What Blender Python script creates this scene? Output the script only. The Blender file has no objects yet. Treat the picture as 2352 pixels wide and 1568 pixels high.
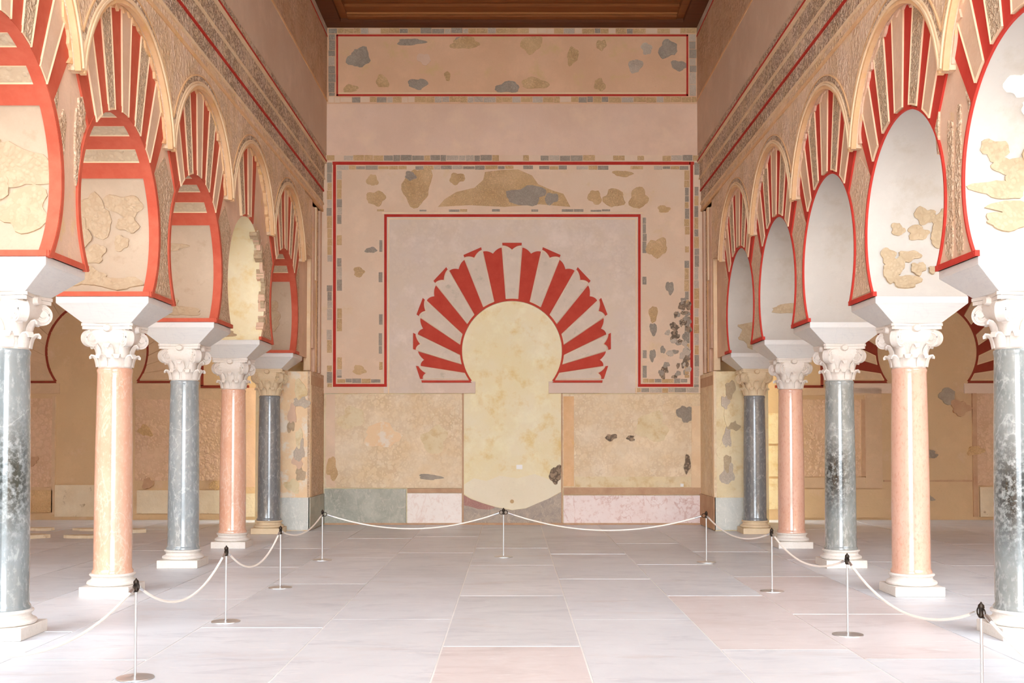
import bpy, bmesh, math, random
from mathutils import Vector

# ------------------------------------------------------------------ camera, sky, exposure
scene = bpy.context.scene
COL = scene.collection
R = math.radians
EYE = 1.536
cam_d = bpy.data.cameras.new('camera')
cam_d.sensor_width = 36.0
cam_d.lens = 38.66
cam_d.shift_x = 0.0
cam_d.shift_y = 0.0611
cam_d.clip_end = 300
cam = bpy.data.objects.new('camera', cam_d)
cam.location = (0, 0, EYE)
cam.rotation_euler = (R(91.8), 0, 0)
COL.objects.link(cam)
scene.camera = cam

world = bpy.data.worlds.new('sky')
scene.world = world
world.use_nodes = True
bg = world.node_tree.nodes['Background']
bg.inputs['Color'].default_value = (0.86, 0.93, 1.0, 1)
bg.inputs['Strength'].default_value = 5.5

scene.view_settings.view_transform = 'Standard'
scene.view_settings.look = 'None'
scene.view_settings.gamma = 1.0
scene.view_settings.use_curve_mapping = False
scene.view_settings.exposure = 1.0
scene.cycles.max_bounces = 12
scene.cycles.diffuse_bounces = 9
scene.cycles.sample_clamp_indirect = 10

rng = random.Random(7)

# ------------------------------------------------------------------ small tools
def lin(r, g, b):
    f = lambda c: (c / 255 / 12.92) if c / 255 <= 0.04045 else ((c / 255 + 0.055) / 1.055) ** 2.4
    return (f(r), f(g), f(b), 1)

class MB:
    """collects solids and links them as one mesh object"""
    def __init__(s):
        s.v, s.f, s.m = [], [], []
    def add(s, vs, fs, mi=0):
        o = len(s.v)
        s.v += [tuple(v) for v in vs]
        s.f += [tuple(o + i for i in f) for f in fs]
        s.m += [mi] * len(fs)
        return s
    def box(s, x0, x1, y0, y1, z0, z1, mi=0):
        if x0 > x1: x0, x1 = x1, x0
        v = [(x0, y0, z0), (x1, y0, z0), (x1, y1, z0), (x0, y1, z0), (x0, y0, z1), (x1, y0, z1), (x1, y1, z1), (x0, y1, z1)]
        return s.add(v, [(0, 3, 2, 1), (4, 5, 6, 7), (0, 1, 5, 4), (1, 2, 6, 5), (2, 3, 7, 6), (3, 0, 4, 7)], mi)
    def frustum(s, x0, x1, y0, y1, z0, X0, X1, Y0, Y1, z1):
        v = [(x0, y0, z0), (x1, y0, z0), (x1, y1, z0), (x0, y1, z0), (X0, Y0, z1), (X1, Y0, z1), (X1, Y1, z1), (X0, Y1, z1)]
        return s.add(v, [(0, 3, 2, 1), (4, 5, 6, 7), (0, 1, 5, 4), (1, 2, 6, 5), (2, 3, 7, 6), (3, 0, 4, 7)])
    def prism(s, poly, plane, a, b, mi=0):
        """poly in (y,z) pushed along x, or in (x,z) along y, or in (x,y) along z"""
        P = {'yz': lambda p, t: (t, p[0], p[1]), 'xz': lambda p, t: (p[0], t, p[1]), 'xy': lambda p, t: (p[0], p[1], t)}[plane]
        n = len(poly)
        v = [P(p, a) for p in poly] + [P(p, b) for p in poly]
        f = [tuple(range(n)), tuple(range(2 * n - 1, n - 1, -1))] + [(i, (i + 1) % n, n + (i + 1) % n, n + i) for i in range(n)]
        return s.add(v, f, mi)
    def lathe(s, prof, n=32, c=(0, 0, 0)):
        v, f = [], []
        for r, z in prof:
            for k in range(n):
                a = 2 * math.pi * k / n
                v.append((c[0] + r * math.cos(a), c[1] + r * math.sin(a), c[2] + z))
        m = len(prof)
        for j in range(m - 1):
            for k in range(n):
                f.append((j * n + k, j * n + (k + 1) % n, (j + 1) * n + (k + 1) % n, (j + 1) * n + k))
        f.append(tuple(range(n - 1, -1, -1)))
        f.append(tuple((m - 1) * n + k for k in range(n)))
        return s.add(v, f)
    def tube(s, path, r, n=8):
        v, f = [], []
        m = len(path)
        for i, p in enumerate(path):
            p = Vector(p)
            t = (Vector(path[min(i + 1, m - 1)]) - Vector(path[max(i - 1, 0)])).normalized()
            u = t.cross(Vector((0, 0, 1)))
            if u.length < 1e-4: u = t.cross(Vector((1, 0, 0)))
            u.normalize(); w = t.cross(u)
            rr = r[i] if isinstance(r, (list, tuple)) else r
            for k in range(n):
                a = 2 * math.pi * k / n
                v.append(p + u * (rr * math.cos(a)) + w * (rr * math.sin(a)))
        for i in range(m - 1):
            for k in range(n):
                f.append((i * n + k, i * n + (k + 1) % n, (i + 1) * n + (k + 1) % n, (i + 1) * n + k))
        f.append(tuple(range(n - 1, -1, -1))); f.append(tuple((m - 1) * n + k for k in range(n)))
        return s.add(v, f)
    def mesh(s, name, mats, smooth=None):
        me = bpy.data.meshes.new(name)
        me.from_pydata(s.v, [], s.f)
        for m in (mats if isinstance(mats, (list, tuple)) else [mats]): me.materials.append(m)
        if any(s.m): me.polygons.foreach_set('material_index', s.m)
        bm = bmesh.new(); bm.from_mesh(me)
        bmesh.ops.recalc_face_normals(bm, faces=bm.faces)
        bm.to_mesh(me); bm.free()
        if smooth:
            me.polygons.foreach_set('use_smooth', [True] * len(me.polygons))
            me.set_sharp_from_angle(angle=R(smooth))
        me.update()
        return me
    def build(s, name, mats, parent=None, smooth=None, bevel=0):
        o = link(name, s.mesh(name, mats, smooth), parent)
        if bevel:
            b = o.modifiers.new('edge', 'BEVEL'); b.width = bevel; b.segments = 2; b.limit_method = 'ANGLE'
        return o

def link(name, me, parent=None):
    o = bpy.data.objects.new(name, me)
    COL.objects.link(o)
    if parent is not None: o.parent = parent
    return o

def thing(name, label, cat, loc=(0, 0, 0), group=None):
    o = bpy.data.objects.new(name, None)
    COL.objects.link(o); o.location = loc; o.empty_display_size = .1
    o['label'] = label; o['category'] = cat
    if group: o['group'] = group
    return o

def struct(o):
    o['kind'] = 'structure'
    return o

def blob(w, h, seed, n=12, rough=.28):
    """ragged outline: slow swells plus fine chips"""
    r_ = random.Random(seed)
    n = int(n * 1.8)
    p2, p3, p5 = (r_.uniform(0, 6.3) for _ in range(3))
    out = []
    for k in range(n):
        a = 2 * math.pi * k / n
        q = 1 + rough * (.5 * math.sin(2 * a + p2) + .55 * math.sin(3 * a + p3) + .4 * math.sin(5 * a + p5)) + rough * .55 * (r_.random() - .5)
        out.append((.5 * w * q * math.cos(a), .5 * h * q * math.sin(a)))
    return out

# ------------------------------------------------------------------ materials
class NT:
    def __init__(s, name, rough=.8, spec=.3):
        s.mat = bpy.data.materials.new(name); s.mat.use_nodes = True
        s.t = s.mat.node_tree; s.b = s.t.nodes['Principled BSDF']
        s.b.inputs['Roughness'].default_value = rough
        s.b.inputs['Specular IOR Level'].default_value = spec
        s.co = s.t.nodes.new('ShaderNodeTexCoord').outputs['Object']
    def n(s, typ, **kw):
        x = s.t.nodes.new(typ)
        for k, v in kw.items(): setattr(x, k, v)
        return x
    def l(s, a, b): s.t.links.new(a, b)
    def mapping(s, sc=(1, 1, 1), loc=(0, 0, 0), rot=(0, 0, 0)):
        m = s.n('ShaderNodeMapping'); s.l(s.co, m.inputs['Vector'])
        m.inputs['Scale'].default_value = sc; m.inputs['Location'].default_value = loc; m.inputs['Rotation'].default_value = rot
        return m.outputs['Vector']
    def noise(s, scale, detail=5, rough=.55, vec=None, dist=0):
        x = s.n('ShaderNodeTexNoise'); x.inputs['Scale'].default_value = scale
        x.inputs['Detail'].default_value = detail; x.inputs['Roughness'].default_value = rough; x.inputs['Distortion'].default_value = dist
        s.l(vec or s.co, x.inputs['Vector']); return x.outputs['Fac']
    def voro(s, scale, vec=None, feature='F1'):
        x = s.n('ShaderNodeTexVoronoi', feature=feature); x.inputs['Scale'].default_value = scale
        s.l(vec or s.co, x.inputs['Vector']); return x.outputs['Distance']
    def ramp(s, fac, stops):
        x = s.n('ShaderNodeValToRGB'); e = x.color_ramp.elements
        while len(e) < len(stops): e.new(.5)
        for q, (p, c) in zip(e, stops): q.position = p; q.color = c if len(c) == 4 else (*c, 1)
        s.l(fac, x.inputs['Fac']); return x.outputs['Color']
    def mix(s, fac, a, b, mode='MIX'):
        x = s.n('ShaderNodeMix', data_type='RGBA', blend_type=mode)
        for i, q in ((0, fac), (6, a), (7, b)):
            if hasattr(q, 'is_linked'): s.l(q, x.inputs[i])
            else: x.inputs[i].default_value = q
        return x.outputs[2]
    def math(s, op, a, b=0.0):
        x = s.n('ShaderNodeMath', operation=op)
        for i, q in ((0, a), (1, b)):
            if hasattr(q, 'is_linked'): s.l(q, x.inputs[i])
            else: x.inputs[i].default_value = q
        return x.outputs[0]
    def color(s, c):
        if hasattr(c, 'is_linked'): s.l(c, s.b.inputs['Base Color'])
        else: s.b.inputs['Base Color'].default_value = c
    def bump(s, h, strength=.4, dist=.01):
        x = s.n('ShaderNodeBump'); x.inputs['Strength'].default_value = strength; x.inputs['Distance'].default_value = dist
        s.l(h, x.inputs['Height']); s.l(x.outputs['Normal'], s.b.inputs['Normal'])

W1, K0 = (1, 1, 1, 1), (0, 0, 0, 1)

def plaster(name, c, c2, c3=None, big=1.2, bump=.25, fine=40, amt=.5, spot=(.58, .72), pale=.35, speck=.35, palec=None):
    """lime plaster: two mottled tones and, when given, worn spots of a third"""
    m = NT(name, .88, .2)
    a = m.ramp(m.noise(big, 6, .6), [(.5 - amt * .3, c), (.5 + amt * .3, c2)])
    b = m.mix(m.ramp(m.noise(fine, 3, .7), [(.3, K0), (.75, (.35,) * 3)]), a, c2)
    if c3: b = m.mix(m.ramp(m.noise(big * 2.3, 8, .65, m.mapping(loc=(3, 7, 1))), [(spot[0], K0), (spot[1], W1)]), b, c3)
    if pale:
        hi = palec or tuple(min(1, q * 1.22 + .03) for q in c2[:3]) + (1,)
        b = m.mix(m.ramp(m.noise(big * 1.6, 7, .68, m.mapping(loc=(11, 2, 5))), [(.5, K0), (.68, (pale,) * 3)]), b, hi)
    if speck:
        lo = tuple(q * .62 for q in c2[:3]) + (1,)
        f = m.math('MULTIPLY', m.ramp(m.noise(26, 4, .75), [(.58, K0), (.72, (speck,) * 3)]), m.ramp(m.noise(2.1, 4, .6, m.mapping(loc=(1, 9, 4))), [(.42, K0), (.66, W1)]))
        b = m.mix(f, b, lo)
    m.color(b)
    m.bump(m.math('ADD', m.noise(fine * .6, 4, .6), m.noise(big * 5, 5, .6)), bump, .012)
    return m.mat

def carved(name, c, dark, scale=16, strength=.9, c3=None, amount=(.42, .6), dist=.02, pitk=.5):
    """stucco cut with fine vegetal relief, part of it lost"""
    m = NT(name, .9, .15)
    wob = m.n('ShaderNodeVectorMath', operation='MULTIPLY_ADD')
    nz = m.n('ShaderNodeTexNoise'); nz.inputs['Scale'].default_value = scale * .45; m.l(m.co, nz.inputs['Vector'])
    m.l(nz.outputs['Color'], wob.inputs[0]); wob.inputs[1].default_value = (.09,) * 3; m.l(m.co, wob.inputs[2])
    v1 = m.voro(scale, wob.outputs[0]); v2 = m.voro(scale * 2.4, wob.outputs[0])
    h = m.math('ADD', m.ramp(v1, [(.12, W1), (.5, K0)]), m.math('MULTIPLY', m.ramp(v2, [(.15, W1), (.55, K0)]), .6))
    keep = m.ramp(m.noise(1.7, 5, .6), [(amount[0] - .12, K0), (amount[1], W1)])
    h2 = m.math('MULTIPLY', h, keep)
    pit = m.math('MULTIPLY', m.ramp(h, [(.08, W1), (.34, K0)]), keep)
    base = m.ramp(m.noise(2.6, 6, .6), [(.32, c), (.68, c3 or c)])
    base = m.mix(m.ramp(m.noise(1.9, 7, .68, m.mapping(loc=(8, 3, 2))), [(.5, K0), (.66, (.5,) * 3)]), base, tuple(min(1, q * 1.18 + .03) for q in c[:3]) + (1,))
    base = m.mix(m.ramp(m.noise(24, 4, .75), [(.6, K0), (.74, (.3,) * 3)]), base, dark)
    m.color(m.mix(m.math('MULTIPLY', pit, pitk), base, dark))  # hollows darkened: shade of the relief put into the colour, with some dirt
    m.bump(m.math('ADD', h2, m.math('MULTIPLY', m.noise(60, 3, .6), .25)), strength, dist)
    return m.mat

def marble(name, c, c2, vein, rough=.22, scale=3, vscale=2.2, vamt=.7, stretch=(1, 1, .5), dark=None, darkpos=None, spec=.5, sp2=.5):
    m = NT(name, rough, spec)
    vec = m.mapping(stretch)
    a = m.ramp(m.noise(scale, 8, .62, vec, .6), [(.3, c), (.7, c2)])
    sp = m.ramp(m.noise(scale * 9, 4, .7, vec), [(.52, K0), (.72, (.5,) * 3)])
    a = m.mix(sp, a, vein)
    w = m.noise(vscale, 5, .55, m.mapping((1, 1, .55), (5, 2, 8)), 1.2)
    line = m.ramp(m.math('ABSOLUTE', m.math('SUBTRACT', w, .5)), [(.0, (vamt,) * 3), (.012, K0)])
    a = m.mix(line, a, vein)
    if dark:
        d = m.n('ShaderNodeVectorMath', operation='DISTANCE'); m.l(m.mapping((1, 1, .45)), d.inputs[0]); d.inputs[1].default_value = darkpos
        f = m.math('MULTIPLY', m.ramp(d.outputs['Value'], [(.05, W1), (.26, K0)]), m.ramp(m.noise(22, 5, .7), [(.4, K0), (.55, W1)]))
        a = m.mix(f, a, dark)
    m.color(a)
    return m.mat

def paint(name, c, c2, rough=.75):
    m = NT(name, rough, .25)
    m.color(m.ramp(m.noise(5, 6, .65), [(.3, c), (.72, c2)]))
    m.bump(m.noise(45, 4, .6), .15, .006)
    return m.mat

M = {}
M['red_left'] = paint('red_paint_left', lin(188, 82, 60), lin(202, 102, 78))
M['red_right'] = paint('red_paint_right', lin(186, 52, 42), lin(198, 66, 54))
M['red_back'] = paint('red_paint_back', lin(182, 60, 44), lin(196, 76, 58))
M['red_line'] = paint('red_line_paint', lin(176, 44, 34), lin(192, 60, 46))
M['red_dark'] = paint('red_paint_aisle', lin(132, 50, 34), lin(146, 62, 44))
M['cream'] = plaster('cream_edge', lin(226, 196, 158), lin(236, 212, 178), bump=.1)
M['face'] = plaster('face_plaster', lin(210, 176, 151), lin(223, 191, 165), lin(220, 187, 136), 1.6)
M['v_plain'] = plaster('voussoir_plaster', lin(210, 176, 147), lin(218, 189, 163), big=3)
M['v_carved'] = carved('voussoir_carved', lin(223, 202, 176), lin(148, 125, 104), 20, .8, lin(210, 183, 149), (.3, .46))
M['spandrel'] = carved('spandrel_carved', lin(227, 202, 179), lin(182, 152, 124), 13, .7, lin(227, 196, 154), (.4, .6))
M['frieze'] = carved('frieze_carved', lin(222, 200, 180), lin(138, 112, 92), 17, 1.0, lin(220, 194, 158), (.34, .5), .02, .75)
M['frieze_top'] = carved('top_frieze_carved', lin(205, 174, 145), lin(165, 135, 109), 9, .7, lin(196, 162, 128), (.48, .64))
M['pier_carved'] = carved('pier_carved', lin(222, 198, 172), lin(170, 138, 108), 18, .8, lin(214, 182, 150), (.3, .45), .02, .5)
M['pier_carved_soft'] = carved('pier_relief', lin(227, 200, 176), lin(188, 158, 131), 16, .7, lin(223, 194, 163), (.35, .55), .015, .45)
M['soffit_left'] = plaster('soffit_plaster_left', lin(182, 162, 140), lin(190, 171, 149), lin(174, 152, 127), 1.5)
M['soffit_right'] = plaster('soffit_plaster_right', lin(193, 187, 180), lin(198, 193, 185), lin(187, 179, 166), .9, .12)
M['soffit_carved'] = carved('soffit_carved', lin(206, 188, 162), lin(180, 158, 132), 9, .6, lin(200, 180, 152), (.3, .5), .02, .35)
M['frag'] = carved('stucco_fragment', lin(192, 171, 144), lin(171, 147, 119), 9, .55, lin(185, 162, 133), (.3, .5), .02, .35)
M['frag_tan'] = carved('tan_fragment', lin(187, 168, 140), lin(166, 145, 117), 10, .5, lin(182, 161, 131), (.3, .5), .015, .35)
M['frag_white'] = plaster('white_fragment', lin(246, 242, 234), lin(250, 246, 240))
M['mould'] = plaster('moulding_stone', lin(218, 174, 126), lin(226, 190, 148), lin(222, 182, 118), 2.0, .2)
M['mould_light'] = plaster('moulding_cream', lin(226, 196, 158), lin(232, 208, 174), lin(224, 190, 140), 2.0, .2)
M['wall_plain'] = plaster('upper_wall_plaster', lin(203, 176, 152), lin(211, 187, 164), bump=.15, big=.9)
M['back_plain'] = plaster('back_plain_plaster', lin(230, 202, 181), lin(220, 190, 166), lin(234, 206, 177), .7, .15, spot=(.5, .75))
M['back_alfiz'] = plaster('back_alfiz_plaster', lin(227, 205, 181), lin(223, 196, 169), lin(220, 194, 151), 1.0, .2, spot=(.6, .74))
M['back_panel'] = plaster('back_upper_plaster', lin(225, 187, 154), lin(218, 179, 145), lin(216, 185, 138), 1.3, .2, spot=(.56, .72))
M['back_tymp'] = carved('arch_field_stucco', lin(218, 202, 188), lin(202, 183, 166), 7, .4, lin(220, 202, 181), (.5, .75), .01, .35)
M['low_panel'] = carved('lower_panel_stucco', lin(230, 214, 188), lin(200, 172, 136), 9, .6, lin(228, 204, 166), (.4, .66), .014, .45)
M['niche'] = plaster('niche_plaster', lin(237, 223, 179), lin(239, 229, 199), lin(229, 204, 143), 1.5, .2, spot=(.52, .7))
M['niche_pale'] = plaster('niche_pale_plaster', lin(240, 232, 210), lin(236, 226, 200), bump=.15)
M['voussoir_white'] = plaster('pale_voussoir_plaster', lin(220, 204, 188), lin(212, 196, 178), lin(190, 180, 160), 2.6, .12)
M['pink_block'] = plaster('pale_pink_block', lin(216, 194, 176), lin(222, 202, 186), bump=.1)
M['grey_stone'] = carved('grey_patch_stone', lin(176, 164, 148), lin(126, 116, 106), 30, .7, lin(162, 152, 138), (.35, .6), .01, .5)
M['pale_stone'] = carved('pale_patch_stone', lin(206, 192, 174), lin(156, 144, 130), 30, .6, lin(196, 180, 162), (.35, .6), .01, .4)
M['ochre_stone'] = carved('ochre_patch_stone', lin(214, 182, 140), lin(160, 130, 96), 26, .7, lin(204, 170, 124), (.35, .6), .01, .45)
M['dark_stain'] = carved('dark_mould_stucco', lin(178, 156, 132), lin(96, 84, 72), 11, .8, lin(140, 122, 104), (.3, .5), .015, .8)
M['dado_green'] = marble('dado_green_marble', lin(150, 152, 138), lin(190, 190, 176), lin(210, 204, 190), .55, 3, 2.5, .6, (1, 1, 1))
M['dado_white'] = marble('dado_white_marble', lin(246, 240, 234), lin(240, 230, 222), lin(220, 190, 176), .55, 1.6, 1.1, .35, (1, 1, 1))
M['dado_pink'] = marble('dado_pink_marble', lin(242, 230, 226), lin(234, 214, 208), lin(196, 144, 128), .55, 1.5, 1.4, .5, (1, 1, 1))
M['dado_grey'] = marble('dado_grey_marble', lin(186, 170, 152), lin(150, 140, 132), lin(214, 196, 172), .55, 6, 3, .5, (1, 1, 1))
M['dado_purple'] = marble('dado_purple_marble', lin(160, 112, 104), lin(178, 130, 118), lin(214, 190, 170), .55, 6, 3, .5, (1, 1, 1))
M['dado_blue'] = marble('dado_blue_marble', lin(192, 196, 190), lin(214, 214, 206), lin(236, 234, 226), .5, 3, 2.5, .6, (1, 1, 1))
M['ledge'] = plaster('ledge_mortar', lin(202, 170, 138), lin(186, 150, 122), big=4)
M['pier_face'] = plaster('pier_plaster', lin(233, 200, 158), lin(237, 210, 173), lin(235, 223, 205), 1.8, .35, spot=(.5, .58))
M['pier_stone'] = plaster('pier_sandstone', lin(231, 216, 184), lin(222, 204, 164), lin(212, 185, 138), 2.2, .5, spot=(.5, .66))
M['aisle_wall'] = plaster('aisle_plaster', lin(214, 186, 148), lin(206, 178, 142), lin(216, 190, 165), .9, .3)
M['aisle_panel'] = carved('aisle_panel_stucco', lin(214, 184, 154), lin(186, 152, 117), 9, .6, lin(218, 186, 161), (.4, .6), .015, .4)
M['aisle_dado'] = plaster('aisle_dado_stone', lin(226, 214, 190), lin(216, 200, 172), lin(150, 124, 92), 2.5, .4, spot=(.62, .72))
M['aisle_plain'] = plaster('aisle_plain_voussoir', lin(212, 184, 154), lin(204, 176, 146), big=3)
M['white_marble'] = marble('white_impost_marble', lin(218, 217, 214), lin(211, 209, 206), lin(192, 192, 195), .42, 2.2, 1.2, .25, (.25, .6, 5))
M['capital'] = marble('capital_marble', lin(224, 218, 212), lin(217, 209, 199), lin(203, 190, 176), .6, 5, 3, .2, (1, 1, 1))
M['capital_worn'] = marble('worn_capital_marble', lin(222, 204, 172), lin(210, 190, 158), lin(196, 172, 136), .7, 5, 3, .2, (1, 1, 1))
M['base'] = marble('column_base_marble', lin(224, 220, 214), lin(215, 209, 201), lin(194, 186, 176), .6, 5, 3, .2, (1, 1, 1))
SHW = dict(stretch=(1, 1, .5), spec=1.0)
M['grey_shaft'] = marble('blue_grey_shaft_marble', lin(114, 125, 128), lin(152, 158, 159), lin(200, 207, 206), .13, 3, 1.6, .45, dark=lin(44, 53, 49), darkpos=(.10, -.13, .55), **SHW)
M['grey_shaft_plain'] = marble('plain_grey_shaft_marble', lin(123, 134, 139), lin(154, 161, 164), lin(202, 209, 211), .13, 3, 1.6, .4, **SHW)
M['grey_shaft_dark'] = marble('dark_grey_shaft_marble', lin(98, 104, 108), lin(123, 127, 130), lin(174, 178, 179), .16, 3, 1.6, .35, **SHW)
M['grey_shaft_black'] = marble('black_blotched_shaft_marble', lin(117, 125, 125), lin(156, 161, 159), lin(205, 209, 208), .13, 3, 1.6, .4, dark=lin(26, 31, 31), darkpos=(-.11, -.14, .5), **SHW)
M['pink_shaft'] = marble('pink_shaft_marble', lin(213, 160, 134), lin(223, 180, 157), lin(233, 209, 194), .13, 4, 2, .45, **SHW)
M['pink_speckled'] = marble('speckled_pink_shaft_marble', lin(213, 167, 146), lin(221, 179, 159), lin(194, 128, 103), .13, 5, 2, .12, **SHW)
M['mortar'] = plaster('floor_mortar', lin(240, 240, 238), lin(232, 230, 226), bump=.1)
FL = []
for i, (a, b, v) in enumerate([((205, 209, 215), (220, 224, 229), (186, 190, 198)), ((211, 214, 219), (225, 228, 232), (192, 196, 204)), ((210, 202, 202), (221, 215, 215), (194, 184, 182)), ((200, 203, 208), (215, 218, 222), (181, 185, 192))]):
    m = NT('floor_marble_%d' % i, .42, .4)
    vec = m.mapping((1.1, .8, 1), (i * 3, i, 0))
    c = m.ramp(m.noise(.9, 8, .62, vec, .8), [(.3, lin(*a)), (.68, lin(*b))])
    c = m.mix(m.ramp(m.noise(2.2, 8, .7, m.mapping((.6, 1.8, 1)), 1.0), [(.52, K0), (.72, (.8,) * 3)]), c, lin(*v))
    c = m.mix(m.ramp(m.noise(5, 6, .75, m.mapping((.5, 2.2, 1), (4, 4, 0))), [(.58, K0), (.7, (.75,) * 3)]), c, lin(238, 236, 236))
    c = m.mix(m.ramp(m.noise(1.3, 7, .7, m.mapping((.5, 1.5, 1), (9, 1, 0)), .5), [(.56, K0), (.74, (.4,) * 3)]), c, lin(188, 172, 164))
    m.color(c); m.bump(m.noise(3, 5, .6), .06, .01)
    FL.append(m.mat)
def wood(name, c, c2):
    m = NT(name, .6, .3)
    m.color(m.ramp(m.noise(3, 7, .65, m.mapping((.5, 9, 9)), .5), [(.3, c), (.7, c2)]))
    m.bump(m.noise(8, 5, .6, m.mapping((.5, 9, 9))), .2, .01)
    return m.mat
M['wood'] = wood('ceiling_wood', lin(120, 66, 26), lin(146, 88, 42))
M['wood_light'] = wood('ceiling_light_wood', lin(150, 96, 50), lin(170, 116, 66))
M['wood_dark'] = wood('ceiling_dark_wood', lin(84, 42, 18), lin(104, 58, 28))
def metal(name, c, rough):
    m = NT(name, rough, .5); m.b.inputs['Metallic'].default_value = .9; m.color(c); return m.mat
M['steel'] = metal('brushed_steel', lin(214, 216, 218), .34)
M['dark_metal'] = metal('dark_metal', lin(60, 52, 46), .45)
m_ = NT('white_rope', .85, .2); m_.color(lin(248, 244, 236))
wv = m_.n('ShaderNodeTexWave'); wv.inputs['Scale'].default_value = 60; m_.l(m_.co, wv.inputs['Vector']); m_.bump(wv.outputs['Fac'], .4, .003); M['rope'] = m_.mat
M['ground'] = plaster('courtyard_paving', lin(214, 206, 194), lin(204, 196, 184))
M['card'] = plaster('white_card', lin(244, 244, 242), lin(246, 246, 244), bump=.02)

# ------------------------------------------------------------------ key dimensions (metres)
CX = 3.965                                   # column axis from the hall axis
WX = 3.50                                    # arcade face
WO = 4.40                                    # aisle side of the arcade
SX = 3.41                                    # spandrel face
UX = 3.345                                   # upper wall face
BAY = 2.34
CY = [8.626 + BAY * k for k in range(5)]     # column axes along the hall
Z_IMP0, Z_IMP1 = 2.665, 2.91
AX, AR, AZ = .992, .962, 3.495                # intrados half width, rise and centre height
EZ, ER = 4.245, 1.14                         # extrados centre height, radius
PZ = 2.86                                    # point the joints run to
YB = 19.73                                   # back wall
YA = 20.9                                    # aisle end walls
Y0 = -3.0                                    # open front
ZC = 8.97                                    # ceiling
HALF = AX * math.sqrt(1 - ((AZ - Z_IMP1) / AR) ** 2)

def arc(r, zc, a0, a1, n):
    return [(r * math.cos(a0 + (a1 - a0) * i / n), zc + r * math.sin(a0 + (a1 - a0) * i / n)) for i in range(n + 1)]

def horseshoe(d, a0, a1, n):
    """the arch curve grown by d"""
    return [((AX + d) * math.cos(a0 + (a1 - a0) * i / n), AZ + (AR + d) * math.sin(a0 + (a1 - a0) * i / n)) for i in range(n + 1)]

def ray_horseshoe(a, d):
    k = (AX + d) / (AR + d)
    y_, z_ = ray_circle(PZ, math.atan2(math.sin(a), math.cos(a) / k), AZ, AR + d)
    return (y_ * k, z_)

def ray_circle(pz, a, cz, r):
    """point where a ray from (0,pz) at angle a leaves the circle centred (0,cz)"""
    c, s_ = math.cos(a), math.sin(a)
    b = s_ * (pz - cz); q = (pz - cz) ** 2 - r * r
    t = -b + math.sqrt(max(b * b - q, 0))
    return (t * c, pz + t * s_)

# ------------------------------------------------------------------ setting: floor, ground, ceilings
floor = struct(MB().box(-11.6, 11.6, Y0, YA, -.30, -.006).build('floor', M['mortar']))
gr = struct(MB().box(-40, 40, -60, Y0, -.5, -.03).build('ground', M['ground']))
xs = [-11.6, -10.2, -8.9, -7.6, -6.4, -5.3, -4.42, -3.5, -2.54, -1.535, -.515, .51, 1.52, 2.46, 3.5, 4.42, 5.3, 6.4, 7.6, 8.9, 10.2, 11.6]
joints = {-.515: [2.9, 5.6, 8.2, 10.81, 13.4, 15.5, 18.84], .51: [3.9, 6.7, 9.4, 12.1, 14.7, 17.4], -1.535: [3.6, 6.5, 9.4, 12.24, 14.87, 17.3],
          1.52: [5.4, 8.07, 10.81, 13.5, 16.2, 18.6], -2.54: [4.2, 6.9, 9.0, 11.7, 14.3, 17.0], 2.46: [5.0, 7.72, 9.68, 12.3, 15.0, 17.8]}
pink = {(-.515, 5.6), (1.52, 8.07), (2.46, 7.72), (3.5, 7.0), (2.46, 9.68)}
for i in range(len(xs) - 1):
    js = joints.get(xs[i])
    if js is None:
        js, y = [], Y0 + rng.uniform(.8, 2.4)
        while y < YA - 1: js.append(y); y += rng.uniform(2.2, 2.9)
    js = [Y0] + js + [YA if abs(xs[i] + .5) > 3.4 else YB]
    for a, b in zip(js, js[1:]):
        g, gy = .007, rng.choice([.005, .006, .009, .02]) if abs(xs[i] + .5) < 3.4 else .006
        dz = rng.uniform(-.0015, .0015)
        mat = FL[2] if (xs[i], a) in pink else FL[rng.choice([0, 0, 1, 1, 3])]
        MB().box(xs[i] + g, xs[i + 1] - g, a + gy, b - gy, -.02, dz).build('slab', mat, floor)

YR = 1.6                                      # made-up roof edge out of view, cut back so sky light reaches the floor
ceil = struct(MB().box(-4.4, 4.4, YR, 20.3, ZC + .25, ZC + .45).build('ceiling', M['wood_dark']))
y = YR
while y < YB - .5:                                              # boards across the nave
    MB().box(-2.95, 2.95, y + .006, y + .214, ZC + .17, ZC + .25).build('plank', M['wood'], ceil); y += .22
for s in (-1, 1):                                               # stepped frame round the edge
    MB().box(s * 3.06, s * UX, YR, YB, ZC, ZC + .25).build('edge_beam', M['wood_dark'], ceil)
    MB().box(s * 2.93, s * 3.06, YR, YB, ZC + .07, ZC + .25).build('edge_moulding', M['wood'], ceil)
MB().box(-3.06, 3.06, YB - .30, YB, ZC, ZC + .25).build('edge_beam', M['wood_dark'], ceil)
MB().box(-2.93, 2.93, YB - .42, YB - .30, ZC + .05, ZC + .25).build('edge_moulding', M['wood'], ceil)
MB().box(-2.93, 2.93, YB - .46, YB - .42, ZC + .09, ZC + .25).build('edge_moulding', M['wood_light'], ceil)
MB().box(-2.93, 2.93, YB - .72, YB - .46, ZC + .12, ZC + .25).build('edge_moulding', M['wood'], ceil)
for s, nm in ((-1, 'ceiling_left'), (1, 'ceiling_right')):
    struct(MB().box(s * WO, s * 11.9, 6.5, YA + .3, 6.2, 6.4).build(nm, M['wood']))  # aisle roofs also cut short, out of view, to let in sky light

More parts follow.
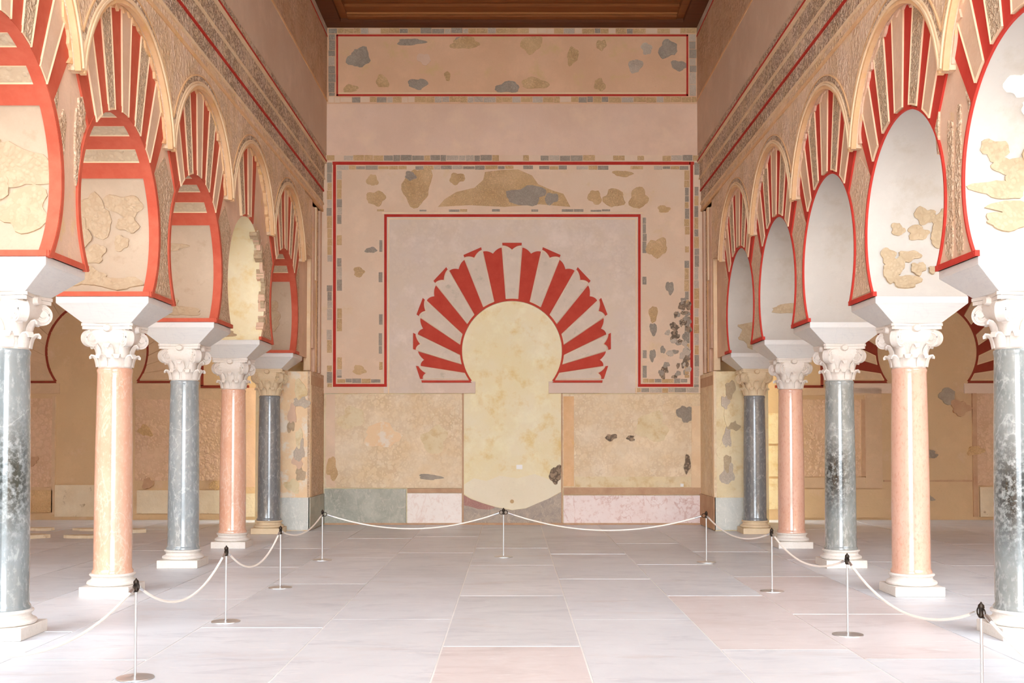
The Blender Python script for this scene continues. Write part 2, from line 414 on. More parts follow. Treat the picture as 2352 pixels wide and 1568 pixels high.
# ------------------------------------------------------------------ setting: nave side walls and their friezes
for s, nm in ((-1, 'wall_left'), (1, 'wall_right')):
    yend = CY[4]
    wall = struct(MB().box(s * 3.44, s * WO, Y0, YB, 5.62, ZC + .4).build(nm, M['wall_plain']))
    struct(MB().box(s * WX, s * WO, Y0, CY[0] - BAY, -.02, 5.62).build(nm + '_front', M['wall_plain']))   # solid front stretch
    wend = struct(MB().box(s * WX, s * WO, yend, YB, Z_IMP1, 5.62).build(nm + '_end', M['face']))                # over the end pier
    def strip(name, x, z0, z1, mat, y0=Y0, y1=YB):
        return MB().box(s * x, s * 3.5, y0, y1, z0, z1).build(name, mat, wall)
    strip('moulding', 3.395, 5.62, 5.66, M['mould'])
    strip('moulding', 3.405, 5.66, 5.745, M['spandrel'])
    strip('moulding', 3.385, 5.745, 5.775, M['mould_light'])
    strip('frieze', 3.405, 5.775, 5.985, M['frieze'])
    strip('red_line', 3.385, 5.985, 6.012, M['red_line'])
    strip('frieze', 3.39, 6.012, 6.20, M['frieze'])
    strip('moulding', 3.365, 6.20, 6.225, M['mould_light'])
    strip('frieze', 3.38, 6.225, 6.49, M['frieze'])
    strip('moulding', 3.345, 6.49, 6.52, M['mould_light'])
    strip('red_line', 3.34, 6.52, 6.548, M['red_line'])
    strip('frieze', 3.36, 6.548, 6.65, M['frieze'])
    strip('upper_panel', UX, 6.65, 7.62, M['wall_plain'])
    strip('moulding', UX - .012, 7.62, 7.65, M['mould'])
    strip('moulding', UX + .005, 7.65, 7.675, M['grey_stone'])
    strip('frieze', UX, 7.675, 8.80, M['frieze_top'])
    strip('red_line', UX - .006, 8.80, 8.825, M['red_line'])
    strip('frieze', UX, 8.825, ZC, M['pale_stone'])
    # upright mouldings at the far end of the arcade
    for y0, y1, z0, z1, x, mat in ((18.70, 18.78, 2.70, 5.60, 3.44, 'mould_light'), (18.95, 19.10, 3.1, 5.55, 3.44, 'face'), (19.12, 19.20, 4.3, 5.58, 3.42, 'mould_light'),
                                    (19.12, 19.20, 2.70, 4.25, 3.44, 'face'), (19.24, 19.32, 2.70, 5.60, 3.435, 'mould'), (19.36, 19.50, 2.70, 5.60, 3.455, 'frieze'), (19.52, 19.66, 2.70, 5.60, 3.42, 'face')):
        MB().box(s * x, s * 3.55, y0, y1, z0, z1).build('upright_moulding', M[mat], wend)
    MB().box(s * SX, s * 3.55, yend, 18.68, 4.6, 5.60).build('spandrel', M['spandrel'], wend)
    # respond pier
    p = struct(MB().box(s * 3.385, s * 4.18, 18.36, YB, 0, 2.66).build('pier_wall', M['pier_face'] if s < 0 else M['pier_stone']))
    MB().box(s * 3.375, s * 3.41, 18.345, YB, .56, 2.665).build('pier_side', M['pier_carved'] if s < 0 else M['dark_stain'] if False else M['low_panel'], p)
    MB().box(s * 3.365, s * 3.40, 18.352, 18.40, .56, 2.66).build('corner_strip', M['mould_light'], p)
    MB().box(s * 3.368, s * 3.40, 18.46, 18.50, .56, 2.45).build('corner_strip', M['cream'], p)
    MB().box(s * 3.365, s * 3.40, 18.42, 19.60, 2.44, 2.60).build('cross_block', M['ledge'], p)
    MB().box(s * 3.37, s * 4.19, 18.33, 18.36, .02, .555).build('dado_slab', M['dado_blue'], p)
    MB().box(s * 3.355, s * 3.385, 18.33, YB, .02, .555).build('dado_slab', M['dado_green'] if s < 0 else M['ledge'], p)
    for k in range(9):
        q = blob(rng.uniform(.15, .4), rng.uniform(.12, .4), 300 + k + s, 12, .3)
        cx, cz = s * rng.uniform(3.5, 3.72), .75 + k * .2
        MB().prism([(cx + a * .7, cz + b) for a, b in q], 'xz', 18.352 - .0023 * k, 18.37).build('plaster_patch', M[['pier_stone', 'frag', 'face', 'pale_stone'][k % 4]] if s < 0 else M[['pier_stone', 'pale_stone', 'frag_tan'][k % 3]], p)
    # aisle outer wall and closed front
    struct(MB().box(s * 11.6, s * 11.9, Y0, YA, -.3, 6.4).build(nm + '_outer', M['aisle_wall']))
    struct(MB().box(s * WO, s * 11.6, Y0, Y0 + .4, 0, 6.2).build(nm.replace('wall', 'wall_front'), M['aisle_wall']))

# ------------------------------------------------------------------ blind horseshoe arches on end walls
def elev(u, v, k=.007806):
    """elevation drawing of the end wall: u right of the hall axis, v above eye level, in drawing units of k metres"""
    q = k * (1 + 1.19e-5 * v)
    return (u * q, EYE + v * q)

def inset_faces(o, pick, thick, depth, mi):
    bm = bmesh.new(); bm.from_mesh(o.data)
    fs = [f for f in bm.faces if pick(f)]
    if fs:
        bmesh.ops.inset_region(bm, faces=fs, thickness=thick, depth=-depth, use_even_offset=True)
        for f in fs: f.material_index = mi
    bm.to_mesh(o.data); bm.free()

def blind_arch(cx, yw, sc, label, red, white, ringm, reds_painted=True, caps=True):
    """centre cx, wall face yw, drawing unit sc; joints run to a point on the springing line"""
    t = thing('blind_arch', label, 'arch', (cx, yw, 0))
    E = lambda u, v: (u * sc, EYE + v * sc)
    V0 = 134                                        # springing line above eye level
    def ip(a, cv, r):
        x, z = ray_circle(V0, a, cv, r); return (x, z)
    n = 21
    for k in range(n):
        a0, a1 = math.pi * k / n, math.pi * (k + 1) / n
        pale = k % 2 == 0
        g = .0035
        b0, b1 = a0 + g, a1 - g
        if k == 0: b0 = max(b0, .012)
        if k == n - 1: b1 = min(b1, math.pi - .012)
        RI, RO = 119 if pale else 114.5, 219
        inner = [ip(b0 + (b1 - b0) * i / 4, 201, RI) for i in range(5)]
        outer = []
        dip = lambda f: 10.5 * (1 - abs(2 * f - 1)) ** 1.9    # two lobes with a notch between
        for i in range(17):
            f = i / 16
            outer.append(ip(b0 + (b1 - b0) * f, 223, RO - dip(f) - (0 if pale else 3)))
        poly = [E(*q) for q in inner + outer[::-1]]
        d = .022 if pale else .016
        o = MB().prism(poly, 'xz', -d, .01).build('voussoir', [M['cream'] if pale and caps else white if pale or not reds_painted else red, white], t)
        if pale and caps: inset_faces(o, lambda f: f.normal.y < -.9, .008, .002, 1)
        if pale and caps:
            lo = [ip(b0 + (b1 - b0) * f, 223, RO + 2.2 - dip(f)) for f in [i / 16 for i in range(17)]]
            hi = [ip(b0, 223, RO + 8), ip(b1, 223, RO + 8)]
            MB().prism([E(*q) for q in lo + hi[::-1]], 'xz', -.016, .01).build('voussoir_cap', red, t)
    a0 = math.asin((134 - 2 - 201) / 116)
    ring = arc(119.5, 201, a0, math.pi - a0, 56) + arc(114.5, 201, a0, math.pi - a0, 56)[::-1]
    MB().prism([E(*q) for q in ring], 'xz', -.018, .01).build('intrados_band', ringm, t)
    for s in (-1, 1):
        MB().prism([E(s * 97, 133), E(s * 207, 133), E(s * 206, 128), E(s * 92, 128)], 'xz', -.02, .01).build('base_line', ringm, t)
        MB().prism([E(s * 84, 127), E(s * 205, 127), E(s * 198, 104), E(s * 84, 104)], 'xz', -.03, .012).build('impost_block', M['pink_block'] if reds_painted and caps else white, t)
    return t

K = .007806
# ------------------------------------------------------------------ setting: back wall of the nave
bw = struct(MB().box(-4.6, 4.6, YB, YB + .6, 0, ZC + .4).build('wall_back', M['niche']))
def wall_plate(name, poly, mat, d, parent=bw, yw=YB):
    return MB().prism([elev(u - 1178, 1007 - v) for u, v in poly], 'xz', yw - d, yw + .002).build(name, mat, parent)
def rect(name, u0, v0, u1, v1, mat, d, **k):
    return wall_plate(name, [(u0, v0), (u1, v0), (u1, v1), (u0, v1)], mat, d, **k)
# plaster fields (the niche stays the recessed core of the wall)
rect('upper_field', 745, 60, 1611, 240, M['back_panel'], .04)
rect('plain_field', 740, 240, 1616, 357, M['back_plain'], .04)
a0 = math.asin((131 - 201) / 114.5)
hole = [(1178 + x, 1007 - z) for x, z in arc(114.5, 201, math.pi - a0, a0, 56)]
wall_plate('arch_field', [(884, 490), (884, 903), (1094, 903), (1094, 876)] + hole + [(1262, 876), (1262, 903), (1474, 903), (1474, 490)], M['back_tymp'], .04)
wall_plate('alfiz_field', [(740, 357), (740, 903), (884, 903), (884, 490), (1474, 490), (1474, 903), (1616, 903), (1616, 357)], M['back_alfiz'], .04)
# red line round the upper field and round the arch
def band(pts, w, mat, d, name='red_line'):
    for (x0, y0), (x1, y1) in zip(pts, pts[1:]):
        h = w / 2
        rect(name, min(x0, x1) - h, min(y0, y1) - h, max(x0, x1) + h, max(y0, y1) + h, mat, d)
band([(777, 83), (1580, 83), (1580, 220), (777, 220), (777, 83)], 4, M['red_line'], .048)
band([(770, 376), (1588, 376), (1592, 376)], 7, M['red_line'], .048)
band([(771, 376), (771, 885)], 6.5, M['red_line'], .0485)
band([(1590, 376), (1590, 885)], 6.5, M['red_line'], .0485)
band([(888, 885), (771, 885)], 6.5, M['red_line'], .048)
band([(1590, 885), (1470, 885)], 6.5, M['red_line'], .048)
band([(888, 885), (888, 496)], 6, M['red_line'], .0485)
band([(1470, 885), (1470, 496)], 6, M['red_line'], .0485)
band([(888, 496), (1470, 496)], 6, M['red_line'], .048)
# cream fillets inside the red lines
band([(895, 503), (1463, 503)], 3, M['cream'], .046, 'fillet')
band([(882, 490), (1476, 490)], 3, M['cream'], .046, 'fillet')
band([(895, 903), (895, 503)], 3, M['cream'], .0455, 'fillet')
band([(1463, 903), (1463, 503)], 3, M['cream'], .0455, 'fillet')
band([(781, 215), (1576, 215)], 3, M['cream'], .045, 'fillet')
# rows of small border stones
SM = ['ochre_stone', 'ochre_stone', 'ochre_stone', 'grey_stone', 'pale_stone', 'back_alfiz']
def stones(x0, y0, x1, y1, horiz, mats=SM):
    a, e = (x0, x1) if horiz else (y0, y1)
    while a < e - 6:
        L = min(rng.uniform(13, 30), e - a)
        d = .042 + rng.uniform(0, .007); m = M[rng.choice(mats)]
        if horiz: rect('border_stone', a + .6, y0 + rng.uniform(0, 2), a + L - .6, y1 - rng.uniform(0, 2), m, d)
        else: rect('border_stone', x0 + rng.uniform(0, 2), a + .6, x1 - rng.uniform(0, 2), a + L - .6, m, d)
        a += L
stones(757, 66, 1601, 79, True); stones(757, 223, 1602, 237, True)
stones(757, 80, 773, 222, False, ['grey_stone', 'grey_stone', 'pale_stone']); stones(1584, 80, 1601, 222, False, ['grey_stone', 'pale_stone'])
stones(752, 357, 1606, 371, True); stones(776, 381, 1584, 391, True, ['ochre_stone', 'grey_stone', 'pale_stone', 'back_alfiz'])
stones(753, 374, 766, 890, False); stones(776, 392, 788, 868, False)
stones(1595, 374, 1607, 890, False, SM + ['grey_stone']); stones(1573, 392, 1585, 868, False)
stones(868, 481, 1490, 488, True, ['grey_stone', 'back_alfiz', 'back_alfiz', 'ochre_stone']); stones(872, 500, 882, 868, False, ['back_alfiz', 'back_alfiz', 'grey_stone', 'ochre_stone'])
stones(1476, 500, 1487, 868, False, ['back_alfiz', 'back_alfiz', 'grey_stone']); stones(777, 869, 882, 880, True, ['ochre_stone', 'ochre_stone', 'grey_stone'])
stones(1478, 869, 1584, 880, True, ['ochre_stone', 'grey_stone', 'grey_stone']); stones(1460, 890, 1606, 902, True, ['pale_stone', 'grey_stone', 'ochre_stone'])
# pieces of old stucco and stone set in the plaster
PATCH = [(827, 134, 50, 46, 'grey_stone'), (945, 98, 60, 16, 'grey_stone'), (1070, 101, 70, 26, 'ochre_stone'), (1062, 96, 26, 22, 'grey_stone'), (1223, 103, 48, 42, 'ochre_stone'), (1383, 105, 22, 26, 'ochre_stone'),
    (1487, 113, 26, 26, 'pale_stone'), (1461, 153, 30, 34, 'pale_stone'), (1535, 114, 44, 40, 'grey_stone'), (1561, 152, 36, 24, 'grey_stone'), (1317, 130, 26, 40, 'ochre_stone'), (962, 194, 40, 26, 'grey_stone'),
    (880, 189, 30, 28, 'ochre_stone'), (1168, 202, 60, 24, 'grey_stone'), (1230, 193, 66, 24, 'ochre_stone'), (1379, 196, 24, 30, 'ochre_stone'), (1030, 176, 14, 22, 'ochre_stone'), (976, 137, 30, 26, 'back_plain'),
    (807, 205, 36, 18, 'ochre_stone'), (858, 415, 24, 28, 'ochre_stone'), (866, 456, 40, 36, 'ochre_stone'), (960, 430, 66, 88, 'ochre_stone'), (945, 405, 26, 20, 'grey_stone'), (1052, 411, 34, 26, 'ochre_stone'),
    (1210, 450, 86, 46, 'grey_stone'), (1268, 457, 30, 28, 'grey_stone'), (1432, 400, 44, 14, 'ochre_stone'), (1368, 454, 30, 34, 'ochre_stone'), (1412, 456, 54, 38, 'ochre_stone'), (1468, 456, 46, 44, 'ochre_stone'),
    (1526, 481, 30, 16, 'ochre_stone'), (1510, 570, 44, 48, 'ochre_stone'), (1540, 661, 18, 30, 'grey_stone'), (1502, 722, 18, 42, 'ochre_stone'), (1502, 756, 18, 26, 'grey_stone'), (1500, 816, 14, 28, 'grey_stone'),
    (855, 575, 26, 14, 'grey_stone'), (827, 625, 26, 22, 'ochre_stone'), (828, 850, 32, 20, 'ochre_stone')]
for k in range(64):                                             # mould-blackened relief low on the right leg
    v_ = rng.uniform(690, 866); spread = 8 + 34 * min(1, (v_ - 690) / 90)
    PATCH.append((1583 - rng.uniform(0, 1) ** 1.3 * spread * 1.5, v_, rng.uniform(6, 17), rng.uniform(8, 20), rng.choice(['dark_stain', 'dark_stain', 'grey_stone', 'pale_stone'])))
for i, (u, v, w_, h_, mt) in enumerate(PATCH):
    wall_plate('stone_patch', [(u + a, v + b) for a, b in blob(w_, h_, 40 + i, 14, .22)], M[mt], .044 + .003 * (i % 3) + i * 4.3e-5)
wall_plate('stone_patch', [(1008, 476), (1024, 458), (1050, 442), (1092, 432), (1112, 414), (1116, 396), (1150, 392), (1192, 390), (1224, 404), (1238, 424), (1270, 438), (1296, 446), (1312, 476), (1240, 470), (1160, 476), (1080, 472)], M['ochre_stone'], .0435)
# lower panels
rect('lower_panel', 748, 905, 1064, 1120, M['low_panel'], .03)
rect('panel_border', 752, 905, 772, 1118, M['back_alfiz'], .034)
rect('panel_border', 1034, 906, 1062, 1118, M['low_panel'], .036)
rect('lower_panel', 1293, 905, 1612, 1120, M['low_panel'], .03)
rect('panel_border', 1296, 910, 1320, 1116, M['mould'], .036)
rect('panel_border', 1590, 932, 1611, 1120, M['mould_light'], .042)
rect('panel_border', 1322, 1094, 1588, 1118, M['pier_stone'], .037)
rect('panel_border', 1322, 906, 1588, 930, M['low_panel'], .037)
for i, (u, v, w_, h_, mt) in enumerate([(880, 1000, 90, 50, 'pier_face'), (810, 960, 60, 50, 'pier_stone'), (1000, 1010, 60, 60, 'pier_stone'), (765, 1075, 26, 50, 'ochre_stone'), (1405, 1004, 26, 16, 'dark_stain'),
        (1450, 1006, 20, 12, 'dark_stain'), (1575, 950, 34, 40, 'grey_stone'), (1580, 1065, 16, 40, 'dark_stain'), (1278, 1090, 26, 44, 'dark_stain'), (990, 1095, 50, 14, 'grey_stone'), (1500, 980, 80, 60, 'pier_stone')]):
    wall_plate('stone_patch', [(u + a, v + b) for a, b in blob(w_, h_, 140 + i, 14, .26)], M[mt], (.0385 if not 1066 < u < 1292 else .006) + i * 2.1e-4)
# paler foot of the niche: pale plaster with floor light put into its colour
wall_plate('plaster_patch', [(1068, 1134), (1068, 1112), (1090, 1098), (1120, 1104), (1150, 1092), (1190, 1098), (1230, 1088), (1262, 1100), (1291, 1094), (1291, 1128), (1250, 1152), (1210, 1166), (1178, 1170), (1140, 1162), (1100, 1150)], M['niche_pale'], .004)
# dado
rect('dado_slab', 748, 1122, 935, 1200, M['dado_green'], .05)
rect('dado_slab', 938, 1132, 1063, 1202, M['dado_white'], .05)
rect('ledge', 938, 1121, 1063, 1131, M['ledge'], .045)
rect('dado_slab', 1296, 1137, 1612, 1200, M['dado_pink'], .05)
rect('ledge', 1296, 1119, 1612, 1135, M['ledge'], .045)
curve_ = [(1067, 1136), (1085, 1146), (1110, 1155), (1140, 1164), (1178, 1171), (1210, 1167), (1235, 1156), (1262, 1145), (1292, 1129)]
wall_plate('dado_slab', [(1067, 1201), (1292, 1201)] + curve_[::-1], M['dado_grey'], .022)
wall_plate('dado_slab', [(1067, 1136), (1085, 1146), (1110, 1155), (1140, 1164), (1128, 1170), (1100, 1168), (1080, 1162), (1068, 1160)], M['dado_purple'], .028)
rect('ledge', 748, 1200, 1612, 1207, M['ledge'], .055)
rect('joint_strip', 1063.5, 903, 1067, 1200, M['ledge'], .034)
rect('joint_strip', 1291, 903, 1294, 1200, M['ledge'], .034)
rect('notice_card', 1188, 1067, 1202, 1077, M['card'], .008)
rect('sensor_box', 1564, 1110, 1571, 1117, M['card'], .06)
wall_plate('bolt', [(1178 + a, 1151 + b) for a, b in blob(9, 9, 1, 12, .02)], M['ochre_stone'], .012)

ba = blind_arch(0, YB - .04, .00784, 'large red and cream blind horseshoe arch in the middle of the back wall', M['red_back'], M['voussoir_white'], M['red_back'])

# ------------------------------------------------------------------ setting: aisle end walls
for s, nm in ((-1, 'wall_back_left'), (1, 'wall_back_right')):
    w = struct(MB().box(s * 3.9, s * 11.6, YA, YA + .4, -.3, 6.4).build(nm, M['aisle_wall']))
    cx = s * 7.9
    def ap(name, x0, x1, z0, z1, mat, d):
        return MB().box(x0, x1, YA - d, YA + .002, z0, z1).build(name, M[mat], w)
    if s < 0:
        ap('lower_panel', -10.6, -8.72, .62, 2.30, 'aisle_panel', .03)
        ap('lower_panel', -7.15, -5.4, .74, 2.28, 'aisle_panel', .03)
        ap('panel_border', -7.15, -5.4, 2.28, 2.48, 'aisle_plain', .04)
        ap('lower_panel', -5.25, -4.2, .62, 2.5, 'face', .03)
        ap('dado_slab', -7.1, -5.35, .12, .56, 'aisle_dado', .05)
        ap('dado_slab', -10.4, -8.7, .14, .56, 'ochre_stone', .05)
        ap('dado_slab', -8.66, -7.25, .06, .66, 'aisle_dado', .03)
        ap('panel_border', -8.72, -8.66, .1, 2.34, 'aisle_plain', .05)
        ap('dado_slab', -5.2, -4.2, .06, .50, 'aisle_dado', .04)
    else:
        ap('lower_panel', 5.2, 6.62, .82, 2.28, 'aisle_panel', .02)
        ap('panel_border', 6.62, 6.70, .82, 2.28, 'ledge', .045)
        ap('panel_border', 6.70, 7.02, .70, 2.36, 'aisle_plain', .04)
        ap('panel_border', 5.2, 7.02, 2.36, 2.5, 'aisle_plain', .03)
        ap('panel_border', 5.2, 7.02, .60, .80, 'aisle_plain', .03)
        ap('dado_slab', 5.2, 7.05, .04, .58, 'aisle_wall', .04)
        ap('dado_slab', 8.86, 10.4, .06, .62, 'aisle_dado', .05)
        ap('lower_panel', 8.8, 10.6, .65, 2.4, 'aisle_panel', .03)
        ap('panel_border', 8.74, 8.82, .06, 2.4, 'ledge', .04)
        ap('cross_joint', 7.05, 8.74, .72, .75, 'ledge', .02)
        for k in range(3): ap('stone_block', 4.3, 5.1, .2 + .62 * k, .78 + .62 * k, 'pier_stone', .03)
        q = blob(.32, .3, 5, 12, .2); MB().prism([(8.27 + a, 2.34 + b) for a, b in q], 'xz', YA - .05, YA + .01).build('stone_patch', M['grey_stone'], w)
    # red outline of the alfiz
    for (x0, x1, z0, z1) in ((cx - 2.03, cx - 1.98, 2.53, 5.2), (cx + 1.98, cx + 2.03, 2.53, 5.2), (cx - 2.9, cx - 1.98, 2.50, 2.55), (cx + 1.98, cx + 2.9, 2.50, 2.55)):
        MB().box(x0, x1, YA - .02, YA, z0, z1).build('red_line', M['red_dark'], w)
    for k in range(7):
        q = blob(rng.uniform(.12, .4), rng.uniform(.1, .3), 500 + k + s, 12, .3)
        px_, pz = cx + rng.uniform(-2.4, 2.4), rng.uniform(.25, 2.2)
        MB().prism([(px_ + a, pz + b) for a, b in q], 'xz', YA - .056 - .002 * k, YA).build('stone_patch', M[['grey_stone', 'ledge', 'ochre_stone'][k % 3]], w)
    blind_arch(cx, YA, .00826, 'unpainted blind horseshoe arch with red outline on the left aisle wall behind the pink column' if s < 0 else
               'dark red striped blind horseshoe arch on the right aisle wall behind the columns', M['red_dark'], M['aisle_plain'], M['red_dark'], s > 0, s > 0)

# ------------------------------------------------------------------ arcade arches
def bend(poly, x0, xs_, th0, t, s, yc):
    """a plate with outline poly (x along the wall thickness, arc length) laid on the soffit"""
    mb = MB(); n = len(poly)
    def P(a, b, r):
        th = th0 + b / AR
        return (s * (x0 + a), yc + (r + AX - AR) * math.cos(th), AZ + r * math.sin(th))
    v = [P(a, b, AR - t) for a, b in poly] + [P(a, b, AR + .01) for a, b in poly] + [P(0, 0, AR - t * 1.1)]
    f = [(2 * n, i, (i + 1) % n) for i in range(n)] + [(i, n + i, n + (i + 1) % n, (i + 1) % n) for i in range(n)] + [tuple(range(n, 2 * n))]
    return mb.add(v, f)

V_KIND = ['red', 'plain', 'red', 'carved', 'red', 'plain', 'red', 'carved', 'red', 'plain', 'red']
V_A0 = R(56.5)
V_WS = {q: [R(w) if k == 'red' else R((180 - 2 * 56.5 - 6 * w) / 5) for k in V_KIND] for q, w in ((-1, 6.3), (1, 5.4))}
SIDE = {-1: 'left', 1: 'right'}
ORD = ['nearest', 'second', 'third', 'fourth', 'farthest']
def arch_label(s, i):
    L = {(-1, 0): 'horseshoe arch cut by the left picture edge, striped red and carved cream under its curve',
         (-1, 1): 'red striped horseshoe arch on the left between the nearest grey and nearest pink columns',
         (-1, 2): 'red striped horseshoe arch on the left between the pink column and second grey column',
         (-1, 3): 'broken horseshoe arch of the left arcade with bare yellowish soffit and lost stripes',
         (-1, 4): 'smallest looking striped arch of the left arcade, next to the end pier',
         (1, 0): 'horseshoe arch cut by the right picture edge, with white plaster soffit and tan fragments',
         (1, 1): 'red striped arch on the right with grey white soffit patched by many tan fragments',
         (1, 2): 'red striped arch of the right arcade with smooth bare grey soffit, above second grey column',
         (1, 3): 'red striped arch of the right arcade with one tan strip across its grey soffit',
         (1, 4): 'smallest looking striped arch of the right arcade, next to the end pier'}
    return L[(s, i)]

for s in (-1, 1):
    for i in range(5):
        yc = CY[i] - BAY / 2
        red = M['red_left'] if s < 0 else M['red_right']
        t = thing('horseshoe_arch', arch_label(s, i), 'arch', (0, yc, 0), 'red striped horseshoe arches of the two arcades')
        broken = (s < 0 and i == 3)
        H = BAY / 2
        a0 = -math.asin((AZ - Z_IMP1) / AR)
        A = horseshoe(0, math.pi - a0, a0, 64)
        body = MB().prism([(-H, Z_IMP1), ] + A + [(H, Z_IMP1), (H, 5.62), (-H, 5.62)], 'yz', s * WX, s * WO)
        o = body.build('arch_wall', [M['face'], M['niche'] if broken else M['soffit_left'] if s < 0 else M['soffit_right']], t, 30)
        for p in o.data.polygons:
            if abs(p.normal.x) < .3 and abs(p.center.y) < H - .01 and p.center.z < 5: p.material_index = 1
        # spandrel with its round-headed cut
        ez = 4.44; b0 = math.asin((ez - EZ) / ER)
        B = arc(ER, EZ, math.pi - b0, b0, 48)
        MB().prism([(-H, ez)] + B + [(H, ez), (H, 5.62), (-H, 5.62)], 'yz', s * SX, s * (WX + .02)).build('spandrel', M['spandrel'], t, 30)
        # archivolt mouldings
        for r0, r1, d, mt in ((ER - .012, ER + .022, .018, 'mould'), (ER + .024, ER + .046, .032, 'mould_light'), (ER + .050, ER + .068, .020, 'mould_light'), (ER + .072, ER + .122, .006, 'frieze'), (ER + .125, ER + .140, .012, 'mould')):
            zz = 4.43
            e0 = math.asin((zz - EZ) / r0)
            if r1 > 1.168: e0 = max(e0, math.acos(1.166 / r1))
            e1 = e0
            ring = arc(r0, EZ, e0, math.pi - e0, 48) + arc(r1, EZ, e1, math.pi - e1, 48)[::-1]
            MB().prism(ring, 'yz', s * (SX - d), s * (SX + .03)).build('archivolt', M[mt], t, 30)
        # ragged plaster left hanging along the extrados
        jag, m_ = [], 60
        c0 = math.asin((4.46 - EZ) / ER) + .02
        for k in range(m_ + 1):
            th = c0 + (math.pi - 2 * c0) * k / m_
            jag.append((th, ER - .008 - max(0, rng.uniform(-.02, .05)) * (1 if k % 7 else 1.5)))
        poly = [(r_ * math.cos(th), EZ + r_ * math.sin(th)) for th, r_ in jag] + arc(ER + .012, EZ, c0, math.pi - c0, 40)[::-1]
        MB().prism(poly, 'yz', s * (WX - .044), s * (WX + .01)).build('plaster_edge', M['mould'] if s < 0 else M['face'], t)
        # voussoirs
        a, V_W = V_A0, V_WS[s]
        for k, kd in enumerate(V_KIND):
            b = a + V_W[k]
            if broken and k in (0, 1, 2, 3):
                a = b; continue
            if broken and k in (8, 9, 10): a = b; continue
            ri = -(.012 if s < 0 and not broken else -.03 if kd != 'red' else -.002)
            rough = .05 if kd == 'red' else .012
            inner = [ray_horseshoe(a + (b - a) * q / 4, ri) for q in range(5)]
            outer = [ray_circle(PZ, a + (b - a) * q / 6, EZ, ER + .03) for q in range(7)]
            front = WX - (.018 if kd == 'red' else .034)
            back = (WO - .012) if s < 0 and not broken else WX + .05
            o = MB().prism(inner + outer[::-1], 'yz', s * front, s * back).build('voussoir', [red if kd == 'red' else M['cream'], M['v_plain'] if kd == 'plain' else M['v_carved'], M['soffit_carved']], t)  # cream rims: light caught by the edges is put into their colour
            if kd != 'red':
                inset_faces(o, lambda f: abs(f.normal.x) > .9 and f.calc_center_median().x * s < WX, .014, .007, 1)
                if s < 0 and not broken:
                    inset_faces(o, lambda f: abs(f.normal.x) < .3 and math.hypot(f.calc_center_median().y * AR / AX, f.calc_center_median().z - AZ) < AR + .005 and f.calc_center_median().z < 4.6, .012, .004, 2)
            a = b
        # red band along the opening
        w_ = .042 if s < 0 else .015
        ring = horseshoe(-.006, a0, math.pi - a0, 64) + horseshoe(w_, a0 + .02, math.pi - a0 - .02, 64)[::-1]
        if not broken:
            MB().prism(ring, 'yz', s * (WX - (.022 if s < 0 else .019)), s * (WX + (.03 if s < 0 else .004))).build('intrados_band', red, t, 30)
        if s < 0 and not broken:
            ring = horseshoe(-.014, a0, math.pi - a0, 64) + horseshoe(.01, a0, math.pi - a0, 64)[::-1]
            MB().prism(ring, 'yz', s * (WX - .02), s * (WX + .075)).build('soffit_band', red, t, 30)
            for sy in (-1, 1):
                MB().box(s * WX, s * WO, min(sy * (HALF - .016), sy * (HALF + .01)), max(sy * (HALF - .016), sy * (HALF + .01)), Z_IMP1, Z_IMP1 + .045).build('foot_band', red, t)
        for sy in (-1, 1):                                       # red foot over the impost, on the face
            y0_, y1_ = sorted((sy * (HALF - .01), sy * (H - .0)))
            MB().box(s * (WX - .016), s * (WX + .02), y0_, y1_, Z_IMP1, Z_IMP1 + .045).build('foot_band', red, t)
        # carved stucco left on the pier faces: whole panels, or scraps on the piers of the nearest columns
        for sy in (-1, 1):
            near = (i == 0 and sy > 0) or (i == 1 and sy < 0)
            if not near:
                e = horseshoe(.05, math.asin((Z_IMP1 + .06 - AZ) / (AR + .05)), R(36), 20)
                pn = [(sy * y_, z_) for y_, z_ in e] + [(sy * (H - .004), 4.36), (sy * (H - .004), Z_IMP1 + .06)]
                MB().prism(pn, 'yz', s * (WX - .007), s * (WX + .01)).build('pier_panel', M['pier_carved'] if s < 0 else M['pier_carved_soft'], t)
            for k in range(5):
                if not near or (s < 0 and k < 3): continue
                pw, ph = rng.uniform(.07, .15), rng.uniform(.22, .5)
                zc = 3.12 + .27 * k + rng.uniform(-.05, .05)
                half = AX * math.sqrt(max(1 - ((zc - AZ) / AR) ** 2, 0))
                lim = H - half - .06
                if lim < .05: continue
                pw = min(pw, lim * .8)
                yy = sy * (half + .055 + pw * .5 + rng.uniform(0, max(lim - pw, 0.001)))
                zt = min(zc + ph / 2, 4.3)
                q = blob(pw, ph, int(900 + k * 7 + i * 31 + (s + 1) * 200 + sy), 12, .3)
                MB().prism([(max(-H + .012, min(H - .012, yy + a_)), max(zc + b_, Z_IMP1 + .05)) for a_, b_ in q], 'yz', s * (WX - .010 - .0016 * k - rng.uniform(0, .001)), s * (WX + .01)).build('carved_fragment', M['pier_carved'], t)
